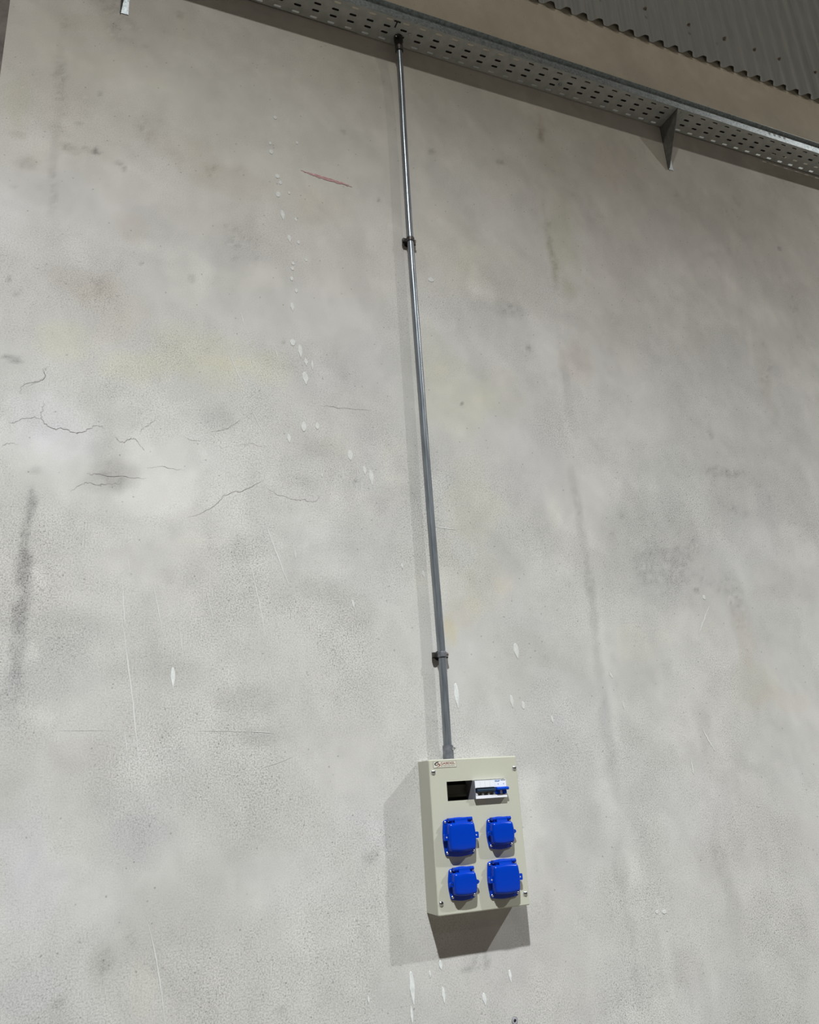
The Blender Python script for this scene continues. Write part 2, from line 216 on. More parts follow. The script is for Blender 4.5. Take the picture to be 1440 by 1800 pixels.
# stains and patches, the broad leading ones standing in for uneven lamp light: x, z, half-width, half-height, lighter/darker, yellow(+)/blue(-), red
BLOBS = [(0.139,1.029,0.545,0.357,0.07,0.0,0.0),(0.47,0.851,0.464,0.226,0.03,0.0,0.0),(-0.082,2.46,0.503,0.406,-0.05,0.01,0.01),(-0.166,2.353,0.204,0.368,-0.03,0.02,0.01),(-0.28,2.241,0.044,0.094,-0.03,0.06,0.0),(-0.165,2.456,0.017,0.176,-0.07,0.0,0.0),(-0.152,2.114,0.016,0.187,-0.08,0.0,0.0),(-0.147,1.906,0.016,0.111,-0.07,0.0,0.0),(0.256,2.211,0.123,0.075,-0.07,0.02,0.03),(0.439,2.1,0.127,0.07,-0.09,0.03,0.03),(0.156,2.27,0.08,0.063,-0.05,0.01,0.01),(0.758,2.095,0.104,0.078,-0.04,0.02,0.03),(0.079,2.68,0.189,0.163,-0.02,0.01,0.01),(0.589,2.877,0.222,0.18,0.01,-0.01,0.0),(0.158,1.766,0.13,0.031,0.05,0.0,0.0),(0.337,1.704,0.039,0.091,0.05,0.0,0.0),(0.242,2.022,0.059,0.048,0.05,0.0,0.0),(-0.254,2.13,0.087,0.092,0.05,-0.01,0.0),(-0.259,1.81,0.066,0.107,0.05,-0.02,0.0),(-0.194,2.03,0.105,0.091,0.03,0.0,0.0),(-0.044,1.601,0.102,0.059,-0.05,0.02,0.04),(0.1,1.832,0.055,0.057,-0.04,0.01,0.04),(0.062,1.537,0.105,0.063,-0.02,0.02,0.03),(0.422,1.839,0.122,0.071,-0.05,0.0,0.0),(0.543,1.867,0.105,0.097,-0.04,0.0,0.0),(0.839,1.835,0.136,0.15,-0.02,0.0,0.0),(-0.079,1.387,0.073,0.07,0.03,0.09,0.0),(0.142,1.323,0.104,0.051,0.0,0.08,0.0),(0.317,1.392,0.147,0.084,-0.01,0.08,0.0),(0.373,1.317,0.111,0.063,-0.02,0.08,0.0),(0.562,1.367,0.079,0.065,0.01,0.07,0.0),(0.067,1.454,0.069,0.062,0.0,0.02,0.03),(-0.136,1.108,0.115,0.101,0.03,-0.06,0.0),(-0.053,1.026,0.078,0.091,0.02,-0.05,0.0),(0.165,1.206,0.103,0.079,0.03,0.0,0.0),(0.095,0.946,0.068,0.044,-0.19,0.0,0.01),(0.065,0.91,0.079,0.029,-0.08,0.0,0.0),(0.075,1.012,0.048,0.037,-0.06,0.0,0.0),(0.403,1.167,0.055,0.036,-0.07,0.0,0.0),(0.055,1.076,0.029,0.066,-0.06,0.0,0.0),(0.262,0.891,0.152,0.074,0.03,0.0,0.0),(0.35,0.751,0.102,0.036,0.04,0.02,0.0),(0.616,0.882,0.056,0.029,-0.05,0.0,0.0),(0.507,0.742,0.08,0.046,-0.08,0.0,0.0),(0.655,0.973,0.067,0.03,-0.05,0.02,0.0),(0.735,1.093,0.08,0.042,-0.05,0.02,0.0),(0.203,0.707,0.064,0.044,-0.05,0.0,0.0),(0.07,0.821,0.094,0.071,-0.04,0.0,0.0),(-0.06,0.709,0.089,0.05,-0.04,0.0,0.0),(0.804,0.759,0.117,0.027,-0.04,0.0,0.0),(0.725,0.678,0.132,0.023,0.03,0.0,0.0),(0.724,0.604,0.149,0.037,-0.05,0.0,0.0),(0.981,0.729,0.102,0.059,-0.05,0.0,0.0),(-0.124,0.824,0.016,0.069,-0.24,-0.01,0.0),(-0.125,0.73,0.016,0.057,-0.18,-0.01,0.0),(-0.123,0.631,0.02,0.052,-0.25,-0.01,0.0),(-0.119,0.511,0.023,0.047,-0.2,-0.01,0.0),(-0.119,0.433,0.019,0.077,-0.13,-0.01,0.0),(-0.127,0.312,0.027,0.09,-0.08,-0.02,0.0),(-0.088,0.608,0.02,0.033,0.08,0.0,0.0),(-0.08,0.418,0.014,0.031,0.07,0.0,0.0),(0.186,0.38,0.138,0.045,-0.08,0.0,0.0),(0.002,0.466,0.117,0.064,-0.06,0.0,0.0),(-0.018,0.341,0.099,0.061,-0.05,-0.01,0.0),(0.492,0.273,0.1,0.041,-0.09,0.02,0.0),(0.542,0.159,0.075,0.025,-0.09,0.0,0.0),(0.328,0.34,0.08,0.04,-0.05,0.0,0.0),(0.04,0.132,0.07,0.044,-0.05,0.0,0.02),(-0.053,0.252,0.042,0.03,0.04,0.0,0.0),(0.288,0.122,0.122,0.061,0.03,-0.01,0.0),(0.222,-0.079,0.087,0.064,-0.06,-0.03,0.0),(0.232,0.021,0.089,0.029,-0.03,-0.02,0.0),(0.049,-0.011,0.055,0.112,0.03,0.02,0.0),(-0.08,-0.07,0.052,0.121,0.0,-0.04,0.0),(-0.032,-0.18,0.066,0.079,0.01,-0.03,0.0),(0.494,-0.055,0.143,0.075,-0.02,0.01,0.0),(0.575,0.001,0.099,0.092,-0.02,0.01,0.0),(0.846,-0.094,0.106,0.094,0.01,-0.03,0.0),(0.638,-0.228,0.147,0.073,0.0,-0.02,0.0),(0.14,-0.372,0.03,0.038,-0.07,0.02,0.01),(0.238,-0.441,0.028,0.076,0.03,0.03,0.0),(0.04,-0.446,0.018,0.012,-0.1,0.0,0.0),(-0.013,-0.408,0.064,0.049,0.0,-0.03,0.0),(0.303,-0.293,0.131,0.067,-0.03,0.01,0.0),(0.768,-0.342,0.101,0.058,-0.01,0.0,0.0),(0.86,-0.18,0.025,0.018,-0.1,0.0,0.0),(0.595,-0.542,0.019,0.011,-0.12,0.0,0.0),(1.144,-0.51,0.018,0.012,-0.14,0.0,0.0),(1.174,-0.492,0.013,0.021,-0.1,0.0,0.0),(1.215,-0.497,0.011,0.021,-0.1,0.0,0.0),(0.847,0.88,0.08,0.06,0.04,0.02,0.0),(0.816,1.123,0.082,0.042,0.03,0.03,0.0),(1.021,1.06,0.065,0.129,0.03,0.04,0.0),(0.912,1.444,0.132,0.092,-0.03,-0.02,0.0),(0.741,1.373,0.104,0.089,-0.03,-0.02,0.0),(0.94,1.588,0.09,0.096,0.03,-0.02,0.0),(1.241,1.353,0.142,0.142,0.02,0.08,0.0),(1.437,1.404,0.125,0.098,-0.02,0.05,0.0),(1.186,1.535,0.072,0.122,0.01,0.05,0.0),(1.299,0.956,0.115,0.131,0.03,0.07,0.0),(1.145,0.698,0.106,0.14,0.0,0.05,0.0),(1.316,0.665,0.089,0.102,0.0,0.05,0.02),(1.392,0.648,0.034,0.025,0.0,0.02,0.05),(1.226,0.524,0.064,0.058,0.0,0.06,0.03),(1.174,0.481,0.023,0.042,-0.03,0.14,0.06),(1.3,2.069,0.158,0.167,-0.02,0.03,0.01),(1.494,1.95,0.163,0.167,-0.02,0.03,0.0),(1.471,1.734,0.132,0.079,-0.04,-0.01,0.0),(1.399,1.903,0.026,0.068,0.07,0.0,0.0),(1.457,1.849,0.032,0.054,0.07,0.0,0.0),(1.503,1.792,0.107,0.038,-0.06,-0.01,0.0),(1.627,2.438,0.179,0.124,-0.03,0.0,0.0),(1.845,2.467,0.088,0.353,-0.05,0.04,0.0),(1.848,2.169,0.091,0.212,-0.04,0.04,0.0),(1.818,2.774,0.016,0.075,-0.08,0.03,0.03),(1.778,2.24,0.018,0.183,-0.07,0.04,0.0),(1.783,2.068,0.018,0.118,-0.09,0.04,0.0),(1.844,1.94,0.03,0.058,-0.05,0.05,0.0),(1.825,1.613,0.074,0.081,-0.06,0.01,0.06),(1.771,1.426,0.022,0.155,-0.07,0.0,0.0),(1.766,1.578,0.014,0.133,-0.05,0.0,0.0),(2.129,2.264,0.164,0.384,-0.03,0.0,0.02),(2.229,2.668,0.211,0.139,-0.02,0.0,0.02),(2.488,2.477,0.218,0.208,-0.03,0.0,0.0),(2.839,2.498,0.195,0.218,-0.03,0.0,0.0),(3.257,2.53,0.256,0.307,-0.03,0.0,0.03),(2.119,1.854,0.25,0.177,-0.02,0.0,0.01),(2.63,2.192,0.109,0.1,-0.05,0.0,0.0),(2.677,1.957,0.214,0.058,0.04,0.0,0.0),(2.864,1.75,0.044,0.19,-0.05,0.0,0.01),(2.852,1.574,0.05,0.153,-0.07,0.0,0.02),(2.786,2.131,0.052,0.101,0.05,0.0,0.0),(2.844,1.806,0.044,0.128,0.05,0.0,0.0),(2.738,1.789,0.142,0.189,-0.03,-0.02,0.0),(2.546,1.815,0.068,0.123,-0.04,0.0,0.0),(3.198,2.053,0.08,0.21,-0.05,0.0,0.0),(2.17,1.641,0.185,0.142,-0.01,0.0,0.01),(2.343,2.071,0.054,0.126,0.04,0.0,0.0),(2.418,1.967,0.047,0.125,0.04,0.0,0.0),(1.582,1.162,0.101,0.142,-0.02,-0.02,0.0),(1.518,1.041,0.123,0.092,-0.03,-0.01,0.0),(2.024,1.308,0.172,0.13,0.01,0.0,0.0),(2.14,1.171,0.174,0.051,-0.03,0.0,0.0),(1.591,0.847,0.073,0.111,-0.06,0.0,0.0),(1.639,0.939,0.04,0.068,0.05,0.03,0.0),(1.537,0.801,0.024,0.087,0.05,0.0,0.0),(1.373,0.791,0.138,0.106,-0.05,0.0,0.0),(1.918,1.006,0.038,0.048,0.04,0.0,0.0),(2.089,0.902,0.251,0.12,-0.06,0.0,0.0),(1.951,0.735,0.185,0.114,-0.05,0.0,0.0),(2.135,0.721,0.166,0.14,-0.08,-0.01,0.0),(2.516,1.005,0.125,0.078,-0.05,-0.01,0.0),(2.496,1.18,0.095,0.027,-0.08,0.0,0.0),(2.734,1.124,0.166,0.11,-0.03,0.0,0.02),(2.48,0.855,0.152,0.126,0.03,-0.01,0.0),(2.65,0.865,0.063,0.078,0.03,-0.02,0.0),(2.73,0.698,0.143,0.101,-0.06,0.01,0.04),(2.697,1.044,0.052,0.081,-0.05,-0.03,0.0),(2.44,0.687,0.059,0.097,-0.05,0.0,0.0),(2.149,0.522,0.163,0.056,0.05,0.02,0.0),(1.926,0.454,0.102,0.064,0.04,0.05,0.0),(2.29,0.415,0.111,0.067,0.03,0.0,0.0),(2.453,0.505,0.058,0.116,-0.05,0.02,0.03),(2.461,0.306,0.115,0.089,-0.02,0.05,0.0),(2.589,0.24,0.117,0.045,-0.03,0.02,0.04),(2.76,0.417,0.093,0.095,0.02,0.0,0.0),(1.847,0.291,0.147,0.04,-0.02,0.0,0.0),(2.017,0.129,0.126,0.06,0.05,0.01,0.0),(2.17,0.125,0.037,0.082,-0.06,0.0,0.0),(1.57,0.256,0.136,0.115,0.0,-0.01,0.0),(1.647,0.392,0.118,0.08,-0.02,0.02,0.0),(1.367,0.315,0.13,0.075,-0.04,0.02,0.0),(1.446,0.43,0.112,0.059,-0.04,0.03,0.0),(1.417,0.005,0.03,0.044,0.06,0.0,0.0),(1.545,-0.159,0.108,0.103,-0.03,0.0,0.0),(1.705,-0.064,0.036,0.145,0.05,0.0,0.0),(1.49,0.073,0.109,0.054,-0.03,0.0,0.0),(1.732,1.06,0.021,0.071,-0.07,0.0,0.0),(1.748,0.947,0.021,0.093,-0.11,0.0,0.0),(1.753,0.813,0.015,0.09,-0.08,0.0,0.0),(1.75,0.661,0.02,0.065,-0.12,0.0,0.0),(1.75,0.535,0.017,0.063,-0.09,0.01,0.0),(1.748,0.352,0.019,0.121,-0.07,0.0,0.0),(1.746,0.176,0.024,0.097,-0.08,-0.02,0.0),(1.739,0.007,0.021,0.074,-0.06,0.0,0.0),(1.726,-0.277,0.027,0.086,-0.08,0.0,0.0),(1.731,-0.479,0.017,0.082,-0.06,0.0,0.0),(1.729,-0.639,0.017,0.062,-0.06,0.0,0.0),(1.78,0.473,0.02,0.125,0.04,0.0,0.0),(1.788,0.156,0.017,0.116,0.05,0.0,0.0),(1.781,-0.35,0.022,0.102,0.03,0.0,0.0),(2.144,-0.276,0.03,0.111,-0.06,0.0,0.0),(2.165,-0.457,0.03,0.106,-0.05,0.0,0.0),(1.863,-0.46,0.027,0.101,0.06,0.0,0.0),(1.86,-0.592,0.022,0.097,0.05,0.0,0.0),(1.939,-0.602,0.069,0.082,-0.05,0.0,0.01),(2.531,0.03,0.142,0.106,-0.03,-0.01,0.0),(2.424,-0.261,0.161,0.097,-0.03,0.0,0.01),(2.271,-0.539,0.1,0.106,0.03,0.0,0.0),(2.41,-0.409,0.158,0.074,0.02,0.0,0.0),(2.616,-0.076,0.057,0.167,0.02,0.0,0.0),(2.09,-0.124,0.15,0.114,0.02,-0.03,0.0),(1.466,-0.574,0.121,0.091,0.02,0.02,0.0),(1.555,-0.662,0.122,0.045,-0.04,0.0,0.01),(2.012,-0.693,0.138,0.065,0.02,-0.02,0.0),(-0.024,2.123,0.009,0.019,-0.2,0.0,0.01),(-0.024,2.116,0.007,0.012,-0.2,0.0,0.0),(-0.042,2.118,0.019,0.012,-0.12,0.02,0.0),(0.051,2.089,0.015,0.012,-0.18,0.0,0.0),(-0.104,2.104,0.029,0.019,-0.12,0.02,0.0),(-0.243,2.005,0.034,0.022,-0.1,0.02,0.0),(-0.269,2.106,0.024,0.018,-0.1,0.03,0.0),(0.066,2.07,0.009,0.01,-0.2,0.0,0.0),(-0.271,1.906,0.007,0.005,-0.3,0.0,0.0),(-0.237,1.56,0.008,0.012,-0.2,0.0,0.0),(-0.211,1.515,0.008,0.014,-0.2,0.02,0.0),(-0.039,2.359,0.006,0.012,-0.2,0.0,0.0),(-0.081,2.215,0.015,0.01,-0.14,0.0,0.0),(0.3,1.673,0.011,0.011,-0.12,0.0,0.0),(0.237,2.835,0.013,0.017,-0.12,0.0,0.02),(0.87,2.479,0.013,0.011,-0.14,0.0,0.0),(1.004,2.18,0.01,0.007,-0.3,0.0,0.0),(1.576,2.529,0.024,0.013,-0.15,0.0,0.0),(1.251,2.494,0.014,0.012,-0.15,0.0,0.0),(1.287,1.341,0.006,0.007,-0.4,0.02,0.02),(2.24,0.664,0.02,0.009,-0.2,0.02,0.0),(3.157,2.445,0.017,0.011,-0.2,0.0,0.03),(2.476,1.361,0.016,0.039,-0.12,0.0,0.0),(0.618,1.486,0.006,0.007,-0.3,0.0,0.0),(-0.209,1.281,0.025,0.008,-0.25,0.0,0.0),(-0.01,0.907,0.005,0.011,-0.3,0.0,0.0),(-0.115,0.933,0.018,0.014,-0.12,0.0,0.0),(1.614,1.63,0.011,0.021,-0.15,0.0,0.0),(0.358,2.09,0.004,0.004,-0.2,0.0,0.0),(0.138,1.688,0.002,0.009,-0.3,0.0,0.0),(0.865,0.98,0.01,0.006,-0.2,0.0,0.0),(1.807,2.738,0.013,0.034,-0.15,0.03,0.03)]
def wall_back():
    X = np.r_[np.arange(-.34, 4.6, .012), np.linspace(4.6, 9, 12)]
    Z = np.r_[np.linspace(-1.6, -.95, 4), np.arange(-.93, 3.72, .012)]
    x, z = np.meshgrid(X, Z)
    wx = x + .10 * fbm(x, z, 5, 4, .55, 1); wz = z + .10 * fbm(x, z, 5, 4, .55, 2)
    sx = x + .035 * fbm(x, z, 16, 4, .6, 3); sz = z + .035 * fbm(x, z, 16, 4, .6, 4)
    L = np.zeros_like(x); Y = np.zeros_like(x); R = np.zeros_like(x)
    L += .15 * fbm(wx, wz * .9, 2.2, 5, .62, 5) + .15 * fbm(wx * 1.5 + wz * .5, wz, 7, 3, .5, 6) + .09 * fbm(sx * 1.8, sz, 18, 3, .6, 12)
    # overlapping trowel passes: noise pushed through a step gives their edges
    for sd, s, th, amp in ((21, 3.1, .03, .035), (22, 4.3, .05, -.035), (23, 6.0, .06, .03), (24, 5.2, .08, -.03)):
        f = fbm(wx * 1.15 + .3 * wz, wz, s, 4, .5, sd); L += amp * np.clip((f - th) / .035, 0, 1)
    Y += .055 * fbm(wx, wz, 1.7, 3, .5, 7); R += .04 * fbm(wx, wz, 2.1, 3, .5, 8)
    edge = fbm(x, z, 11, 4, .62, 14)
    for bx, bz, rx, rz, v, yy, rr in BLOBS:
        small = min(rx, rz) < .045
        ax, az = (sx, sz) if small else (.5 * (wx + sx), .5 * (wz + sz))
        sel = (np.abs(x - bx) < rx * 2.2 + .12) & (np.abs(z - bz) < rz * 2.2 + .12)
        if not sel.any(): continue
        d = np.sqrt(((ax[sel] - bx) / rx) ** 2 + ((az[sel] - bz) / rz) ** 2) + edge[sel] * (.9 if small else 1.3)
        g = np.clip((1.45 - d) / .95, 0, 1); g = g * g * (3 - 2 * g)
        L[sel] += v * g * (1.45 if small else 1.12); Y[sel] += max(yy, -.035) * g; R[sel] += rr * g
    # rough sandy speckle inside the dark smears
    L += np.where(L < -.13, .35 * fbm(x, z, 75, 2, .7, 9), 0)
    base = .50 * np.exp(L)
    Y *= .6; L *= 1.45; L += .04
    up = np.clip((z - 1.2) / 1.6, 0, 1); Y += .03 * up; R += .035 * up  # warmer tint higher up, painting in the warm ambient light
    warm_band = np.clip((z + .02 * fbm(x, z, 6, 3, .5, 13) - 3.03) / .03, 0, 1); L += .10 * warm_band; Y += .05 * warm_band; R += .05 * warm_band   # browner tint above the tray, in place of warm light missing there
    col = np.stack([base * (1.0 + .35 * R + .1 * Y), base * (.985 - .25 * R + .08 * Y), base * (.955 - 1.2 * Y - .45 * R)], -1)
    grain = np.clip(.62 + 2.4 * fbm(wx, wz, 3.3, 4, .6, 15), .12, 1.25) * (1 - .72 * np.clip((z - 1.0) / 1.5, 0, 1)) + np.clip(-L - .12, 0, .3) * 1.5
    n, mm = x.shape
    co = np.stack([x, np.zeros_like(x), z], -1).reshape(-1, 3)
    i = np.arange(n * mm).reshape(n, mm)
    q = np.stack([i[:-1, :-1], i[:-1, 1:], i[1:, 1:], i[1:, :-1]], -1).reshape(-1, 4)
    me = bpy.data.meshes.new('wall_back')
    me.vertices.add(len(co)); me.vertices.foreach_set('co', co.ravel())
    me.loops.add(q.size); me.loops.foreach_set('vertex_index', q.ravel())
    me.polygons.add(len(q)); me.polygons.foreach_set('loop_start', np.arange(0, q.size, 4))
    me.update(calc_edges=True)
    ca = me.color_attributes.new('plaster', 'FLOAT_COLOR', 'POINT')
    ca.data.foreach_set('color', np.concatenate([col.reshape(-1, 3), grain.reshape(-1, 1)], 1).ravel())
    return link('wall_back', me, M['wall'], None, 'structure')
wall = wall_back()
# return face of the panel at its left edge, the recessed joint and the neighbouring panel
obj('trim_1', bbox(-.46, -.3405, .035, .08, -1.6, 3.72), M['joint'], None, kind='structure')
bm = bmesh.new()
pts = [(-.3402, 0), (-.3402, .15), (9, .15), (9, .02), (-.325, .02), (-.3255, .001)]
prism(bm, pts, 2, -1.6, 3.72)
obj('trim_2', bm, M['joint'], wall)
obj('wall_left', bbox(-3, -.46, .0, .15, -1.6, 3.72), M['joint'], None, kind='structure')
obj('floor', bbox(-14, 16, -16, .15, -1.75, -1.6), M['floor'], None, kind='structure')

# marks on the plaster (each a thin skin of paint, chalk, or an open hairline)
SPOTS = [(0.5954,2.4567,0.007,0.0083),(0.5751,2.3282,0.0057,0.008),(0.5793,2.2894,0.0079,0.012),(0.6025,2.1829,0.009,0.0104),(0.613,2.1573,0.0067,0.0091),(0.604,2.1008,0.0088,0.0128),(0.645,2.1194,0.0045,0.0065),(0.6789,2.3622,0.0047,0.0082),(0.6204,2.0136,0.0088,0.0227),(0.6694,2.0057,0.0044,0.0101),(0.6448,1.9149,0.0065,0.0173),(0.6787,1.908,0.0055,0.0087),(0.6562,1.8124,0.0065,0.0073),(0.6539,1.7902,0.0064,0.0084),(0.6512,1.7466,0.0064,0.0095),(0.6672,1.7001,0.0053,0.0095),(0.6518,1.6291,0.0073,0.0186),(0.7052,1.8378,0.0044,0.0074),(0.6521,1.4876,0.0103,0.0135),(0.6779,1.456,0.0082,0.0269),(0.6976,1.4168,0.0062,0.0156),(0.7198,1.4091,0.0041,0.0201),(0.6944,1.3545,0.0102,0.0264),(0.6852,1.1709,0.0089,0.0189),(0.7329,1.1788,0.0071,0.0127),(0.6339,1.1212,0.0068,0.0165),(0.8471,1.0843,0.0093,0.019),(0.8961,1.0328,0.0062,0.0168),(0.9197,1.008,0.0094,0.0293),(0.7445,0.9998,0.003,0.0081),(0.8375,0.5672,0.0048,0.013),(0.6497,0.7216,0.0028,0.015),(1.0143,0.7016,0.0041,0.0098),(1.0911,0.6756,0.0052,0.0139),(0.2872,0.3365,0.0063,0.0321),(1.2047,1.8573,0.0125,0.0105),(1.4179,0.42,0.01,0.0273),(1.1797,0.2747,0.0082,0.0436),(1.3814,0.2533,0.0065,0.0223),(1.4232,0.2396,0.0065,0.0131),(1.5297,0.1908,0.0049,0.0131),(1.8757,-0.4325,0.0091,0.0059),(1.8463,-0.4295,0.0068,0.0059),(2.2783,0.6357,0.0071,0.0093),(0.9715,-0.5357,0.0078,0.0465),(0.9656,-0.6009,0.0043,0.0249),(1.0636,-0.4884,0.0054,0.0131),(1.0281,-0.5072,0.0023,0.01),(1.0666,-0.5655,0.005,0.0227),(1.1955,-0.593,0.0065,0.0173),(1.2858,-0.5444,0.005,0.0178),(0.8398,-0.5446,0.0025,0.011),(1.8274,0.2322,0.0036,0.0139),(1.1244,0.1656,0.004,0.014)]
for k, (x, z, rx, rz) in enumerate(SPOTS):
    bm = bmesh.new(); r = random.Random(k); n = 14; ring = []
    long = rz > 2.2 * rx
    for i in range(n):
        a = 2 * math.pi * i / n; s, c = math.sin(a), math.cos(a)
        wd = rx * (1 + .22 * (r.random() - .5))
        if long and s < 0: wd *= (1 + s * .75)
        ring.append((x + wd * c + (-.25 * rx * s if long else 0), z + rz * s * (1 + .15 * (r.random() - .5))))
    loops(bm, [[(p[0], 0, p[1]) for p in ring], [(x + (p[0] - x) * .9, -.0012, z + (p[1] - z) * .93) for p in ring]], False, True)
    obj('paint_drip', bm, M['paint' if z < .15 and long or rz > .03 else 'spatter'], wall, origin=(0, 0, 0))
def strip(path, wid, name, m, taper=True, jit=0, dy=-.0008, seed=0):
    bm = bmesh.new(); r = random.Random(seed); n = len(path); V = []
    for i, p in enumerate(path):
        a = path[max(i - 1, 0)]; b = path[min(i + 1, n - 1)]
        t = Vector((b[0] - a[0], b[1] - a[1])).normalized()
        w_ = wid / 2 * ((.25 + .75 * math.sin(math.pi * (i + .3) / (n - .4))) if taper else 1) * (1 + jit * (r.random() - .5))
        o = (r.random() - .5) * wid * jit
        V.append([bm.verts.new((p[0] - t.y * (w_ + o), dy, p[1] + t.x * (w_ + o))), bm.verts.new((p[0] + t.y * (w_ - o), dy, p[1] - t.x * (w_ - o)))])
    for a, b in zip(V, V[1:]): bm.faces.new((a[0], a[1], b[1], b[0]))
    return obj(name, bm, m, wall)
for k, (P, wd) in enumerate([([(0.5515,0.8287),(0.591,0.7185),(0.63,0.6154)],0.0036),([(0.5069,0.6866),(0.5353,0.562),(0.5545,0.454)],0.0032),([(0.2251,0.6004),(0.2407,0.5281),(0.256,0.4618)],0.0025),([(0.3775,0.5921),(0.3903,0.537),(0.4064,0.4775)],0.002),([(0.1356,0.6258),(0.1458,0.5175),(0.1505,0.4847)],0.0023),([(0.1444,0.4846),(0.1782,0.2933),(0.2067,0.0996)],0.0036),([(0.2471,-0.2933),(0.2737,-0.3947),(0.2981,-0.5251)],0.0028),([(0.2998,0.4875),(0.3076,0.4409),(0.3138,0.3965)],0.0019),([(0.5091,0.1821),(0.5506,0.1793),(0.5758,0.1753)],0.0023),([(0.3324,0.1905),(0.4276,0.1861),(0.5091,0.1821)],0.0011),([(-0.0073,0.2005),(0.0634,0.1984),(0.1357,0.1963)],0.0009),([(0.5423,0.0799),(0.5921,0.0934),(0.6344,0.1075)],0.0015),([(0.5046,1.2211),(0.5274,1.1724),(0.5519,1.1241)],0.0027),([(0.4275,1.4213),(0.4527,1.361),(0.4759,1.3008)],0.0027),([(0.582,1.4801),(0.5936,1.4377),(0.6052,1.3956)],0.0024),([(0.4699,1.5763),(0.4779,1.5464),(0.4819,1.5249)],0.0028),([(1.1354,0.8513),(1.1782,0.846),(1.226,0.8429)],0.0039),([(2.2962,0.6024),(2.2556,0.5456),(2.2186,0.49)],0.005),([(2.1596,0.1471),(2.1791,0.1043),(2.2011,0.0617)],0.0058),([(2.0869,0.0388),(2.0866,0.0136),(2.0864,-0.0115)],0.0063),([(0.2818,0.0918),(0.2856,0.0692),(0.2909,0.0467)],0.0015),([(0.6525,0.0622),(0.6621,0.0271),(0.6718,-0.0047)],0.0017),([(0.1482,0.6863),(0.1526,0.6607),(0.1568,0.6386)],0.0016),([(0.1638,0.1939),(0.1679,0.1712),(0.1723,0.1412)],0.0024),([(1.7844,0.3516),(1.7918,0.3376),(1.7998,0.3276)],0.0073)]):
    strip(spline(P, 8), wd * .95, 'scratch', M['scratch'], True, .5, seed=k)
for k, (P, wd) in enumerate([([(-0.1083,1.2714),(-0.1195,1.2624),(-0.1209,1.2308),(-0.1453,1.2177),(-0.1746,1.1992),(-0.1779,1.1705)],0.0013),([(-0.1114,1.1585),(-0.1161,1.1343),(-0.1162,1.1063),(-0.1119,1.0906),(-0.0796,1.0728),(-0.0601,1.0738),(-0.0203,1.0655),(-0.0086,1.0682),(0.0146,1.0804),(0.0299,1.0926),(0.054,1.0945),(0.0603,1.0906)],0.0016),([(-0.2037,1.077),(-0.1871,1.08),(-0.1692,1.0913),(-0.1358,1.1015),(-0.1164,1.0993)],0.0012),([(0.0881,1.0678),(0.1011,1.0551),(0.1177,1.0508),(0.1295,1.0616),(0.1459,1.0649),(0.1566,1.059),(0.1721,1.0393),(0.181,1.0284)],0.0011),([(0.1618,1.0835),(0.1734,1.1042),(0.1979,1.1266),(0.2183,1.1512)],0.001),([(-0.0189,0.8752),(0.0026,0.9002),(0.0254,0.909),(0.0571,0.906),(0.0926,0.9128),(0.1166,0.915)],0.0012),([(0.0158,0.9375),(0.0473,0.9373),(0.1194,0.9381),(0.189,0.9391)],0.0014),([(0.1917,0.9729),(0.2248,0.9818),(0.2588,0.9772),(0.3016,0.9766)],0.001),([(-0.2116,1.0004),(-0.1961,1.0124),(-0.17,1.013)],0.001),([(0.2939,1.0916),(0.3249,1.078),(0.36,1.0869)],0.0009),([(0.3146,0.8212),(0.3654,0.8434),(0.4082,0.8794),(0.4342,0.91),(0.4878,0.9271),(0.5378,0.9578),(0.5563,0.989)],0.0014),([(0.547,0.9537),(0.5793,0.9272),(0.6259,0.9116),(0.6826,0.9083),(0.721,0.9095),(0.7411,0.941)],0.0011),([(0.7438,1.2582),(0.8203,1.2575),(0.9251,1.2635)],0.0014),([(0.3728,1.1152),(0.4222,1.129),(0.4769,1.1712)],0.0011),([(0.4639,1.0738),(0.5052,1.0884),(0.5518,1.0835)],0.0009),([(-0.1257,1.2663),(-0.1192,1.2335),(-0.1667,1.1961)],0.0008)]):
    r = random.Random(k + 50); Q = []
    for i, (x, z) in enumerate(spline(P, 6)): Q.append((x + (r.random() - .5) * .007, z + (r.random() - .5) * .007))
    strip(Q, wd * .8, 'crack', M['crack'], True, .7, seed=k)
CH = [(0.6924,2.2318),(0.7346,2.2276),(0.7726,2.2249),(0.8292,2.2218),(0.8567,2.2213),(0.8959,2.2185)]
for k in range(4):
    r = random.Random(k + 9); a, b = [(0, 21), (1, 26), (4, 28), (9, 30)][k]
    Q = [(x + (r.random() - .5) * .002, z - (k - 1.5) * .0028 + (r.random() - .5) * .003) for x, z in spline(CH, 6)[a:b + 1]]
    strip(Q, .0042, 'chalk_mark', M['chalk'], True, .8, dy=-.0008 - k * .0002, seed=k)

